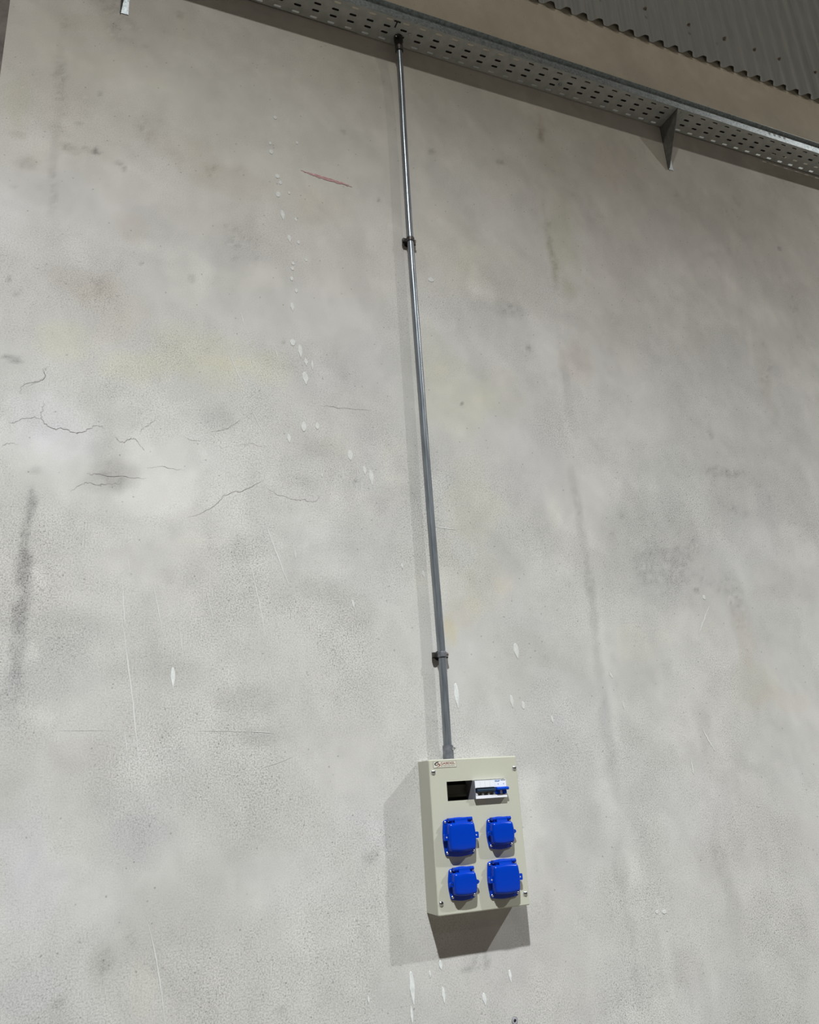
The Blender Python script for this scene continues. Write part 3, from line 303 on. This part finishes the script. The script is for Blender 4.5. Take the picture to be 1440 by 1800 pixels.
# ------------------------------------------------------------ corrugated cladding above the plastered wall
clad = thing('wall_upper', 'dim grey corrugated metal cladding above the plastered wall', 'cladding', (0, 0, 3.58))
del clad['category']; del clad['label']; clad['kind'] = 'structure'
PIT = .0945
def sheet(x0, n, lift):
    prof = []
    for k in range(n * 12 + 7):
        ph = (k / 12) % 1; s = math.sin(2 * math.pi * ph); s = max(-1, min(1, s * 1.35))
        prof.append((x0 + (k / 12) * PIT, -.0165 - lift - .0135 * s))
    bm = bmesh.new(); nz = 1; V = []
    for zz in (3.585, 6.4):
        V.append(([bm.verts.new((p[0], p[1], zz)) for p in prof], [bm.verts.new((p[0], p[1] + .0008, zz)) for p in prof]))
    (a, a2), (b, b2) = V
    for i in range(len(prof) - 1):
        bm.faces.new((a[i], a[i + 1], b[i + 1], b[i])); bm.faces.new((a2[i], b2[i], b2[i + 1], a2[i + 1]))
        bm.faces.new((a[i], a2[i], a2[i + 1], a[i + 1]))
    for i in (0, len(prof) - 1): bm.faces.new((a[i], b[i], b2[i], a2[i]))
    return obj('cladding_sheet', bm, M['clad'], clad, smooth=True, origin=(0, 0, 3.58))
SEAM = 3.027
for k in range(-3, 6):
    sheet(SEAM + k * 8 * PIT - .5 * PIT, 8, .0012 * (k % 2))
for x in (1.70, 1.98, 2.265, 2.5525, 2.8381, 3.0844, 3.2994, 3.4833, 3.7588, 4.04, 4.32):
    bm = bmesh.new(); cyl(bm, (x, 3.772), .009, 1, -.030, -.0365, 12); cyl(bm, (x, 3.772), .0055, 1, -.0365, -.043, 6)
    obj('roofing_screw', bm, M['brown_steel'], clad, origin=(0, 0, 3.58))
# wall behind the cladding so that nothing shows through
obj('trim_3', bbox(-3, 9, .02, .15, 3.72, 6.4), M['joint'], None, kind='structure')

# ------------------------------------------------------------ cable tray
ZT, YB, YF, HF, TK = 3.0122, -.0054, -.1331, .0478, .0015
P0, XS = .07478, .97706
ROWS = (-.1137, -.0819, -.0501, -.0183)
tray = thing('cable_tray', 'long galvanised steel cable tray with slotted bottom running across the top of the wall', 'cable tray', (1.25, -.07, ZT))
TO = (1.25, -.07, ZT)
def slot_outline(cx, cy):
    L, Wd = .0305 / 2, .0100 / 2; c = Wd * .75
    return [(cx - L, cy - Wd + c), (cx - L + c, cy - Wd), (cx + L - c, cy - Wd), (cx + L, cy - Wd + c),
            (cx + L, cy + Wd - c), (cx + L - c, cy + Wd), (cx - L + c, cy + Wd), (cx - L, cy + Wd - c)]
def tray_plate(k0, k1, xa, xb, dz):
    bm = bmesh.new(); cache = {}
    def V(x, y, z):
        key = (round(x, 5), round(y, 5), round(z, 5))
        if key not in cache: cache[key] = bm.verts.new(key)
        return cache[key]
    zb, zt = ZT + dz, ZT + dz + TK
    ye = [YF] + [(ROWS[i] + ROWS[i + 1]) / 2 for i in range(3)] + [YB]
    for k in range(k0, k1):
        cx = XS + k * P0; x0 = cx - P0 / 2 if k > k0 else xa; x1 = cx + P0 / 2 if k < k1 - 1 else xb
        for j in range(4):
            o = slot_outline(cx, ROWS[j]); y0, y1 = ye[j], ye[j + 1]
            for z in (zb, zt):
                c = [V(x0, y0, z), V(x1, y0, z), V(x1, y1, z), V(x0, y1, z)]; h = [V(p[0], p[1], z) for p in o]
                for f in ((c[0], c[1], h[2], h[1]), (c[1], h[3], h[2]), (c[1], c[2], h[4], h[3]), (c[2], h[5], h[4]),
                          (c[2], c[3], h[6], h[5]), (c[3], h[7], h[6]), (c[3], c[0], h[0], h[7]), (c[0], h[1], h[0])):
                    bm.faces.new(f)
            for i in range(8):
                a, b = o[i], o[(i + 1) % 8]
                bm.faces.new((V(*a, zb), V(*b, zb), V(*b, zt), V(*a, zt)))
    return bm
def flange_prof(s, y, dz):
    # upstand with an outward lip; s = -1 front, +1 back
    z0, z1 = ZT + dz, ZT + HF + dz
    z0 -= .0010
    return [(y, z0), (y, z1 - TK), (y + s * .0175, z1 - TK), (y + s * .0175, z1), (y - s * TK, z1), (y - s * TK, z0)]
for k0, k1, xa, xb, dz in ((-26, 0, -.97, .9397, 0), (0, 21, .9400, 2.5126, .0004), (21, 61, 2.5126, 5.55, 0)):
    obj('tray_plate', tray_plate(k0, k1, xa, xb, dz), M['galv'], tray, origin=TO)
    bm = bmesh.new(); prism(bm, flange_prof(-1, YF, dz), 0, xa, xb)
    obj('front_flange', bm, M['spangle'], tray, origin=TO)
    bm = bmesh.new(); prism(bm, [(YB, ZT), (YB, ZT + HF), (YB - TK, ZT + HF), (YB - TK, ZT)], 0, xa, xb)
    obj('rear_flange', bm, M['galv'], tray, origin=TO)
for x, y in ((1.157, -.0734), (1.909, -.064), (.50, -.066)):
    bm = bmesh.new(); cyl(bm, (x, y), .0085, 2, ZT - .0008, ZT - .0025, 16); cyl(bm, (x, y), .0065, 2, ZT - .0025, ZT - .005, 16, .004)
    obj('bolt', bm, M['spangle'] if x > 1.5 else M['galv'], tray, smooth=True, origin=TO)
PUNCH = 3.115
# row of dark punched holes near the right end of the front upstand
for k in range(4):
    x = PUNCH + k * .034; bm = bmesh.new(); cyl(bm, (x, ZT + .028), .0085, 1, YF - .0001, YF - .0006, 10)
    obj('punched_hole', bm, M['bracket'], tray, origin=TO)

# power cables lying in the tray (seen as black through the slots; some added to block light leaks)
CABL = [
 ([(-.9, -.0343), (1.2, -.0343), (3.2, -.0343)], 'added black cable in the tray closest to the wall, blocking light leaks'),
 ([(-.9, -.0660), (1.2, -.0660), (2.4, -.0663), (2.6, -.0663), (5.5, -.0663)], 'added black cable between the two middle slot rows, blocking light leaks'),
 ([(-.9, -.082), (1.2, -.082), (2.4, -.0825), (3.2, -.083), (5.5, -.082)], 'black cable in the tray lying over the second slot row from the front'),
 ([(-.9, -.050), (1.2, -.050), (1.9, -.049), (3.3, -.0500)], 'black cable in the tray lying over the third slot row from the front'),
 ([(1.72, -.1137), (2.6, -.1137), (4.0, -.1137), (5.5, -.1137)], 'black cable in the tray over the front slot row, right of the conduit'),
]
for pts, lab in CABL:
    z = ZT + TK + .0095
    bm = bmesh.new(); path = [(p[0], p[1], z) for p in pts]
    tube(bm, spline(path, 8), .0078, 10)
    o = obj('power_cable', bm, M['cable'], None, smooth=True, origin=path[0]); o.location = path[0]
    o['label'] = lab; o['category'] = 'cable'; o['group'] = 'cables lying in the tray'
# cable tie pulled through the slots, left of the conduit top
ct = bbox(1.083, 1.088, -.112, -.086, ZT - .0022, ZT - .0004); box(ct, 1.072, 1.100, -.118, -.112, ZT - .0022, ZT - .0004)
o = obj('cable_tie', ct, M['cable'], None, origin=(1.085, -.1, ZT)); o.location = (1.085, -.1, ZT)
o['label'] = 'T shaped black cable tie on the tray underside left of the conduit top'; o['category'] = 'cable tie'

# ------------------------------------------------------------ tray brackets
def bracket(x, label):
    zt, zb = ZT - .0012, 2.7589
    b = thing('tray_bracket', label, 'bracket', (x, 0, zb), 'brackets under the cable tray'); O = (x, 0, zb)
    bm = bmesh.new()
    prism(bm, [(-.0002, zt), (-.131, zt), (-.131, zt - .006), (-.012, zb), (-.0002, zb)], 0, x, x + .0018)
    obj('gusset', bm, M['bracket'], b, origin=O)
    bm = bmesh.new(); prism(bm, [(x, zb), (x + .030, zb), (x + .030, zt), (x, zt)], 1, -.0004, -.0024)
    obj('wall_flange', bm, M['spangle'], b, origin=O)
    bm = bmesh.new(); prism(bm, [(x, -.0005), (x + .030, -.0005), (x + .030, -.128), (x, -.131)], 2, zt - .0018, zt)
    obj('top_flange', bm, M['galv'], b, origin=O)
    for z in (zb + .085, ):
        bm = bmesh.new(); cyl(bm, (x + .015, z), .007, 1, -.0024, -.007, 6); cyl(bm, (x + .015, z), .004, 1, -.007, -.010, 10)
        obj('anchor_bolt', bm, M['black_steel'], b, origin=O)
bracket(2.5263, 'dark triangular steel bracket under the tray on the right side')
bracket(.0165, 'bright galvanised bracket foot at the top left edge of the photo')

# ------------------------------------------------------------ conduit
YC = -.028
XC = [(1.1222, YC, .098), (1.1243, YC, .404), (1.1195, YC, .89), (1.1175, YC, 1.323), (1.1150, YC, 1.979), (1.1190, YC, 2.473), (1.1210, -.033, 2.75), (1.1172, -.045, 2.95)]
cond = thing('conduit', 'thin galvanised conduit pipe running straight up the wall from box to tray', 'conduit', (1.1222, -.028, .0775))
CO = (1.1222, -.028, .0775)
bm = bmesh.new(); tube(bm, spline(XC, 8), .0125, 28)
obj('pipe', bm, M['conduit'], cond, smooth=True, origin=CO)
bm = bmesh.new(); cyl(bm, (1.1222, YC), .0168, 2, .0778, .118, 28); cyl(bm, (1.1222, YC), .0157, 2, .118, .1205, 28)
obj('box_connector', bm, M['sleeve'], cond, smooth=True, origin=CO, label='grey sleeve with a grub screw joining the pipe to the box')
bm = bmesh.new(); cyl(bm, (YC - .012, .109), .0034, 0, 1.126, 1.1375, 12); cyl(bm, (YC - .012, .109), .0048, 0, 1.1375, 1.1405, 12)
obj('grub_screw', bm, M['chrome'], cond, smooth=True, origin=CO)
bm = bmesh.new(); cyl(bm, (1.1172, -.045), .0165, 2, 2.935, 2.990, 24); cyl(bm, (1.1172, -.045), .021, 2, 2.990, 3.006, 6)
cyl(bm, (1.1172, -.045), .0195, 2, 3.006, 3.0112, 24)
obj('tray_connector', bm, M['black_steel'], cond, smooth=True, origin=CO, label='dark threaded connector where the pipe meets the tray')
bm = bmesh.new(); cyl(bm, (-.0595, 2.998), .003, 0, 1.098, 1.103, 10)
obj('connector_screw', bm, M['chrome'], cond, smooth=True, origin=CO)

def clamp(x, z, label, ring=.0152):
    c = thing('conduit_clamp', label, 'pipe clamp', (x, 0, z), 'pipe clamps on the conduit'); O = (x, 0, z)
    bm = bmesh.new(); n = 28; a = []
    for (r, zz) in ((ring - .0026, z - .0085), (ring, z - .0085), (ring + .0008, z - .004), (ring, z), (ring + .0008, z + .004), (ring, z + .0085), (ring - .0026, z + .0085)):
        a.append([(x + r * math.cos(2 * math.pi * k / n), YC + r * math.sin(2 * math.pi * k / n), zz) for k in range(n)])
    loops(bm, a + [a[0]], False, False); bmesh.ops.remove_doubles(bm, verts=bm.verts, dist=1e-6)
    obj('band', bm, M['sleeve'] if z < 1 else M['black_steel'], c, smooth=True, origin=O)
    obj('hinge_lug', bbox(x - .029, x - .013, -.024, -.014, z - .0075, z + .0085, .002), M['black_steel'], c, smooth=True, origin=O)
    bm = bmesh.new(); prism(bm, [(x + .012 + .012 * (1 - math.cos(t)) * .0 + (.014 * math.cos(t)), z + .0085 * math.sin(t)) for t in [math.pi * k / 8 - math.pi / 2 for k in range(9)]], 1, -.024, -.014)
    obj('bolt_lug', bm, M['brown_steel'], c, origin=O)
    bm = bmesh.new(); cyl(bm, (x + .0185, z), .0062, 1, -.024, -.0285, 16); cyl(bm, (x + .0185, z), .0028, 1, -.0285, -.0292, 8)
    b = obj('clamp_bolt', bm, M['brown_steel'], c, smooth=True, origin=O)
    bm = bmesh.new(); cyl(bm, (x + .0185, z), .0024, 1, -.0292, -.0298, 6); obj('hex_socket', bm, M['ink'], b, origin=(0, 0, 0)).location = (-x, 0, -z)
    bm = bmesh.new(); box(bm, x - .028, x + .028, -.014, -.0105, z - .009, z + .009); cyl(bm, (x, z), .0075, 1, -.0105, 0, 12)
    cyl(bm, (x, z), .016, 1, -.003, 0, 20)
    obj('standoff', bm, M['black_steel'], c, smooth=True, origin=O)
clamp(1.1151, 2.000, 'black pipe clamp on the upper half of the conduit')
clamp(1.1243, .4030, 'grey banded pipe clamp on the conduit just above the cream box')

# ------------------------------------------------------------ wall anchor left in the plaster
an = thing('wall_anchor', 'small grey wall plug with a black hole, below the box at the bottom edge', 'wall plug', (1.2881, 0, -.660))
bm = bmesh.new(); n = 20; R_ = lambda r, y: [(1.2881 + r * math.cos(2 * math.pi * k / n), y, -.66 + r * 1.05 * math.sin(2 * math.pi * k / n)) for k in range(n)]
loops(bm, [R_(.0088, -.0004), R_(.0082, -.0022), R_(.0045, -.0022), R_(.0040, -.0006)], False, False)
obj('collar', bm, mat('grey_plug_plastic', (.33, .33, .38), .5), an, smooth=True, origin=(1.2881, 0, -.66))
bm = bmesh.new(); loops(bm, [R_(.0041, -.0009), R_(.0040, -.0006)], True, False)
obj('hole', bm, M['ink'], an, origin=(1.2881, 0, -.66))
bm = bmesh.new(); loops(bm, [R_(.0108, -.0007), R_(.0087, -.0004)], False, False)
obj('rim_groove', bm, M['crack'], an, origin=(1.2881, 0, -.66))

# ------------------------------------------------------------ distribution box
BX, BZ, BW, BH, BD = 1.0283, .0773, .300, .426, .0855
O = (BX, 0, BZ - BH)
dbox = thing('distribution_box', 'cream metal socket box with four blue covers hanging on the plastered wall', 'socket box', O)
def PX(u, v, d): return (BX + u, -BD - d, BZ - v)        # u right, v down, d out of the front panel
def pbox(bm, u0, u1, v0, v1, d0, d1): box(bm, BX + u0, BX + u1, -BD - d1, -BD - d0, BZ - v1, BZ - v0)
def part(name, bm, m, parent=None, smooth=False, label=None):
    parent = parent or dbox
    return obj(name, bm, m, parent, smooth=smooth, origin=O, label=label)
# back box: an open tray of sheet steel
bm = bmesh.new(); t = .0015; e = .0015
pbox(bm, e, e + t, e, BH - e, -BD, -.0022); pbox(bm, BW - e - t, BW - e, e, BH - e, -BD, -.0022)
pbox(bm, e + t, BW - e - t, e, e + t, -BD, -.0022); pbox(bm, e + t, BW - e - t, BH - e - t, BH - e, -BD, -.0022)
pbox(bm, e + t, BW - e - t, e + t, BH - e - t, -BD, -BD + t)
bb = part('back_box', bm, M['cream'])
bm = bmesh.new(); pbox(bm, .004, BW - .004, .004, BH - .004, -BD + .0016, -BD + .0024)
obj('lining', bm, M['dark_inside'], bb, origin=O, label='dark inner back of the box')
# front panel with the breaker window, rounded rim
bm = bmesh.new()
def ring(pts, d): return [PX(u, v, d) for u, v in pts]
WU0, WU1, WV0, WV1 = .0543, .2492, .0651, .1201
def rr(i):
    r = .004; out = []
    for (cx, cy, a0) in ((BW - r, r, -90), (BW - r, BH - r, 0), (r, BH - r, 90), (r, r, 180)):
        for k in range(4):
            a = math.radians(a0 + 30 * k); out.append((cx + (r - i) * math.cos(a), cy + (r - i) * math.sin(a)))
    return out
rings = [ring(rr(0), -.012), ring(rr(0), -.0030), ring(rr(.0009), -.0009), ring(rr(.0030), 0)]
Vr = [[bm.verts.new(p) for p in r_] for r_ in rings]
for a, b in zip(Vr, Vr[1:]):
    for k in range(len(a)): bm.faces.new((a[k], a[(k + 1) % len(a)], b[(k + 1) % len(a)], b[k]))
win = [(WU1, WV0), (WU1, WV1), (WU0, WV1), (WU0, WV0)]
wf = [bm.verts.new(PX(u, v, 0)) for u, v in win]; wb = [bm.verts.new(PX(u, v, -.0015)) for u, v in win]
outer = Vr[-1]
for s in range(4):
    seg = outer[s * 4:s * 4 + 4]; nxt = outer[(s * 4 + 4) % 16]
    bm.faces.new(seg + [wf[s]]); bm.faces.new((seg[-1], nxt, wf[(s + 1) % 4], wf[s]))
    bm.faces.new((wf[s], wf[(s + 1) % 4], wb[(s + 1) % 4], wb[s]))
part('front_panel', bm, M['cream'])
def screw(u, v, r, d0, parent, cross=True):
    bm = bmesh.new(); n = 18
    rg = lambda rr_, d: [PX(u + rr_ * math.cos(2 * math.pi * k / n), v + rr_ * math.sin(2 * math.pi * k / n), d0 + d) for k in range(n)]
    loops(bm, [rg(r, .0001), rg(r * .98, r * .18), rg(r * .82, r * .40), rg(r * .5, r * .56), rg(r * .2, r * .62)], False, True)
    s = part('screw', bm, M['chrome'], parent, smooth=True)
    return s
for u, v in ((.0130, .0360), (.2900, .0362), (.0115, .3938), (.2872, .3934)):
    screw(u, v, .0072, 0, dbox)
    bm = bmesh.new()
    pbox(bm, u - .0035, u + .0035, v - .0006, v + .0006, .0042, .0047); pbox(bm, u - .0006, u + .0006, v - .0035, v + .0035, .0042, .0047)
    part('screw_slot', bm, M['ink'])
# printed maker's label
bm = bmesh.new(); pbox(bm, .0140, .0906, .0052, .0246, .0001, .0006)
lab = part('maker_label', bm, M['label_edge'], label='small cream label with red and black print and a grey border')
bm = bmesh.new(); pbox(bm, .0152, .0894, .0064, .0234, .0006, .0008)
obj('label_face', bm, M['label'], lab, origin=O)
def text(s, u, v, h, wid, d, m, parent, name='lettering', bold=0):
    c = bpy.data.curves.new(name, 'FONT'); c.body = s; c.size = 1; c.offset = bold; c.extrude = 0
    o = bpy.data.objects.new(name, c); C.objects.link(o)
    bpy.context.view_layer.update()
    me = bpy.data.meshes.new_from_object(o.evaluated_get(bpy.context.evaluated_depsgraph_get()))
    bpy.data.objects.remove(o); bpy.data.curves.remove(c)
    P = np.array([v_.co[:] for v_ in me.vertices]); a = P.min(0); b = P.max(0)
    for v_ in me.vertices:
        x = (v_.co.x - a[0]) / (b[0] - a[0]) * wid; y = (v_.co.y - a[1]) / (b[1] - a[1]) * h
        p = PX(u + x, v + h - y, d); v_.co = (p[0] - O[0], p[1] - O[1], p[2] - O[2])
    me.name = name
    return link(name, me, m, parent)
text('GABEXEL', .0385, .0085, .0070, .0480, .0010, M['red_ink'], lab, bold=.012)
text('MATERIAL ELECTRICO', .0392, .0180, .0026, .0465, .0010, M['ink'], lab, bold=.005)
# the S-shaped emblem: a black upper hook and a red lower hook
def hook(pts, wid, m):
    bm = bmesh.new(); Q = spline([(u, v) for u, v in pts], 6); V = []; n = len(Q)
    for i, p in enumerate(Q):
        a = Q[max(i - 1, 0)]; b = Q[min(i + 1, n - 1)]; t = Vector((b[0] - a[0], b[1] - a[1])).normalized()
        w_ = wid * (.35 + .65 * math.sin(math.pi * min(1, (i + 1) / n + .12)))
        V.append((bm.verts.new(PX(p[0] - t.y * w_, p[1] + t.x * w_, .0011)), bm.verts.new(PX(p[0] + t.y * w_, p[1] - t.x * w_, .0011))))
    for a, b in zip(V, V[1:]): bm.faces.new((a[0], a[1], b[1], b[0]))
    obj('emblem', bm, m, lab, origin=O)
hook([(.0320, .0078), (.0255, .0088), (.0195, .0125), (.0215, .0155), (.0275, .0168), (.0300, .0150)], .0016, M['ink'])
hook([(.0270, .0125), (.0320, .0132), (.0362, .0165), (.0320, .0198), (.0255, .0222)], .0014, M['red_ink'])
# DIN rail
bm = bmesh.new()
prism(bm, [(-(BD - .040), BZ - .0755), (-(BD - .040), BZ - .0825), (-(BD - .046), BZ - .0825), (-(BD - .046), BZ - .1030), (-(BD - .040), BZ - .1030), (-(BD - .040), BZ - .1105),
           (-(BD - .0412), BZ - .1105), (-(BD - .0412), BZ - .1042), (-(BD - .0472), BZ - .1042), (-(BD - .0472), BZ - .0813), (-(BD - .0412), BZ - .0813), (-(BD - .0412), BZ - .0755)], 0, BX + .012, BX + .286)
part('din_rail', bm, M['rail'])

# breakers ---------------------------------------------------------------
def breaker(u0, u1, lever_m, name, label):
    bm = bmesh.new()
    prof = [(-.050, .0500), (-.004, .0500), (-.004, .0672), (.0135, .0676), (.0135, .0885), (.004, .0900), (.004, .1085), (.0135, .1105), (.0135, .1192), (-.004, .1195), (-.004, .1360), (-.050, .1360)]
    pts = [(-BD - d, BZ - v) for d, v in prof]
    prism(bm, pts, 0, BX + u0, BX + u1)
    return part(name, bm, M['white'], label=label)
b4 = breaker(.1422, .2098, None, 'circuit_breaker', 'white breaker with one long dark navy lever')
b2 = breaker(.2102, .2486, None, 'circuit_breaker', 'white breaker with a bright blue double lever')
bm = bmesh.new(); pbox(bm, .1412, .1421, .0500, .1360, -.050, -.0045); pbox(bm, .1412, .1421, .0676, .1190, -.0045, .0128)
obj('side_cover', bm, M['greyp'], b4, origin=O, label='grey side of the breaker')
bm = bmesh.new(); pbox(bm, .1440, .2085, .0905, .1082, .0040, .0046)
obj('lever_recess', bm, M['lever_gap'], b4, origin=O)
bm = bmesh.new()
prism(bm, [(-BD - a, BZ - b) for a, b in [(.004, .0915), (.0200, .0925), (.0225, .0945), (.0215, .0985), (.0185, .1000), (.004, .1005)]], 0, BX + .1455, BX + .2075)
obj('lever', bm, M['navy'], b4, origin=O, label='long dark navy lever')
for q in range(4):
    u = .1475 + q * .0195; bm = bmesh.new()
    pbox(bm, u - .0034, u + .0034, .1030, .1108, .004, .0142); bmesh.ops.bevel(bm, geom=list(bm.edges), offset=.0016, segments=2, affect='EDGES')
    obj('lever_boss', bm, M['white'], b4, smooth=True, origin=O)
bm = bmesh.new(); pbox(bm, .1450, .2060, .0874, .0884, .0135, .0139); obj('stripe', bm, M['navy'], b4, origin=O)
for q in range(3):
    bm = bmesh.new(); u = .1590 + q * .0168; pbox(bm, u, u + .0004, .0695, .0868, .0135, .0137); obj('panel_line', bm, M['faint_ink'], b4, origin=O)
bm = bmesh.new(); pbox(bm, .2108, .2480, .0905, .1082, .0040, .0046)
obj('lever_recess', bm, M['navy'], b2, origin=O)
bm = bmesh.new()
prism(bm, [(-BD - a, BZ - b) for a, b in [(.004, .0885), (.0230, .0890), (.0265, .0910), (.0265, .0955), (.0240, .0980), (.004, .0985)]], 0, BX + .2105, BX + .2510)
pbox(bm, .2115, .2250, .0985, .1090, .004, .0160); pbox(bm, .2350, .2475, .0985, .1090, .004, .0160)
bmesh.ops.bevel(bm, geom=list(bm.edges), offset=.0008, segments=2, affect='EDGES')
obj('lever', bm, M['blue_dark'], b2, smooth=True, origin=O, label='bright blue double lever')
bm = bmesh.new(); pbox(bm, .2262, .2298, .0990, .1088, .004, .0120); pbox(bm, .2306, .2342, .0990, .1088, .004, .0120)
obj('rocker', bm, M['white'], b2, origin=O)
bm = bmesh.new(); prism(bm, [(BX + a, BZ - b) for a, b in [(.2108, .0688), (.2275, .0688), (.2262, .0718), (.2245, .0732), (.2108, .0732)]], 1, -BD - .0135, -BD - .0138)
obj('logo_patch', bm, M['logo_blue'], b2, origin=O)
text('CHINT', .2122, .0695, .0028, .0120, .0140, M['white'], b2, bold=.02)
bm = bmesh.new(); pbox(bm, .2305, .2470, .0688, .0702, .0135, .0139); obj('dark_line', bm, M['navy'], b2, origin=O)
for u in (.2195, .2385):
    bm = bmesh.new(); pbox(bm, u, u + .0028, .0795, .0813, .0135, .0139); obj('mark', bm, M['navy'], b2, origin=O)
# blank cover screws beside the lever
# ------------------------------------------------------------ sockets
def squircle(hu, hv, r, bulge, n=6, m=8):
    """rounded rectangle with bowed sides, centred at 0, listed clockwise in (u, v)"""
    out = []
    def side(p, q, nx, ny):
        for k in range(1, m):
            t = k / m; s = bulge * math.sin(math.pi * t)
            out.append((p[0] + (q[0] - p[0]) * t + nx * s, p[1] + (q[1] - p[1]) * t + ny * s))
    def corner(cx, cy, a0):
        for k in range(n + 1):
            a = math.radians(a0 + 90 * k / n); out.append((cx + r * math.cos(a), cy + r * math.sin(a)))
    corner(hu - r, -hv + r, -90); side((hu, -hv + r), (hu, hv - r), 1, 0)
    corner(hu - r, hv - r, 0); side((hu - r, hv), (-hu + r, hv), 0, 1)
    corner(-hu + r, hv - r, 90); side((-hu, hv - r), (-hu, -hv + r), -1, 0)
    corner(-hu + r, -hv + r, 180); side((-hu + r, -hv), (hu - r, -hv), 0, -1)
    return out
def socket(cu, cv, wd, ht, large, label):
    hu, hv = wd / 2, ht / 2
    bm = bmesh.new()
    S = lambda inset, d: [PX(cu + u, cv + v, d) for u, v in squircle(hu - inset - .003, hv - inset - .003, .009, .004)]
    loops(bm, [S(0, 0), S(0, .0040), S(.0006, .0052), S(.0018, .0058)], True, True)
    # raised housing under the flap
    lu, lv0, lv1 = hu * .815, -hv + .0140, hv - .0155
    H = lambda k, d, s=1: [PX(cu + u * s, cv + (lv0 + lv1) / 2 + v * s, d) for u, v in squircle(lu - k, (lv1 - lv0) / 2 - k, .008, .0022)]
    loops(bm, [H(-.001, .0056), H(.0005, .014)], True, True)
    # outer hinge knuckles
    kv, kd, kr = -hv + .0045, .0190, .0052
    for s in (-1, 1):
        a, b = sorted((s * lu * .52, s * lu * .90))
        cyl(bm, (-BD - kd, BZ - cv - kv), kr, 0, BX + cu + a, BX + cu + b, 18)
        pbox(bm, cu + a + .0008, cu + b - .0008, cv + kv - kr * .85, cv + kv + kr * .6, .0050, kd)
    so = part('socket', bm, M['blue'], smooth=True, label=label)
    # flap
    bm = bmesh.new()
    loops(bm, [H(.0, .0142), H(-.0006, .0185), H(.0006, .0255), H(.0022, .0290), H(.0050, .0308), H(.0095, .0316), H(.020, .0320)], True, True)
    cyl(bm, (-BD - kd, BZ - cv - kv), kr * .97, 0, BX + cu - lu * .50, BX + cu + lu * .50, 18)
    # tongue sweeping down from the hinge barrel to the flap face
    prism(bm, [(-BD - d, BZ - cv - v) for d, v in [(.0140, kv - .003), (kd + kr * .96, kv - .0005), (kd + kr + .0006, kv + .005), (.0292, lv0 + .003), (.0306, lv0 + .009), (.0140, lv0 + .009)]], 0, BX + cu - lu * .50, BX + cu + lu * .50)
    fl = obj('flap', bm, M['blue'], so, smooth=True, origin=O)
    # side tabs with eyelets
    for s in (-1, 1):
        bm = bmesh.new(); a, b = s * (lu - .001), s * (hu + (.0045 if large else .0040)); vc = (lv0 + lv1) / 2 - .001
        hh = .0090 if large else .0088
        if large: pts = [(a, vc - hh), (b - s * .002, vc - hh), (b, vc - hh + .002), (b, vc + hh - .002), (b - s * .002, vc + hh), (a, vc + hh)]
        else: pts = [(a, vc - hh)] + [(a + (b - a) * math.cos(t), vc + hh * .8 * math.sin(t)) for t in [math.pi * (k / 8 - .5) for k in range(1, 8)]] + [(a, vc + hh)]
        prism(bm, [(BX + cu + u, BZ - cv - v) for u, v in pts], 1, -BD - .0150, -BD - .0205)
        tb = obj('side_tab', bm, M['blue'], so, origin=O)
        bm = bmesh.new(); cyl(bm, (BX + cu + s * (hu - .0035), BZ - cv - vc), .0022, 1, -BD - .0205, -BD - .0209, 12)
        obj('eyelet', bm, M['faint_ink'] if large else M['navy'], so, origin=O)
    # post below each tab
    for su in (-1, 1):
        for sv in (-1, 1):
            u, v = cu + su * (hu - .0090), cv + sv * (hv - .0110)
            bm = bmesh.new(); n = 14; r = .0040
            rg = lambda q, d: [PX(u + q * math.cos(2 * math.pi * k / n), v + q * math.sin(2 * math.pi * k / n), .0058 + d) for k in range(n)]
            loops(bm, [rg(r, 0), rg(r, .0014), rg(r * .7, .0026), rg(r * .25, .0030)], False, True)
            obj('screw', bm, M['chrome'], so, smooth=True, origin=O)
socket(.0815, .2205, .1035, .1060, True, 'large blue flap socket at the upper left')
socket(.2175, .2195, .0870, .0900, False, 'small blue flap socket at the upper right')
socket(.0805, .3465, .0870, .0890, False, 'small blue flap socket at the lower left')
socket(.2160, .3460, .1025, .1060, True, 'large blue flap socket at the lower right')
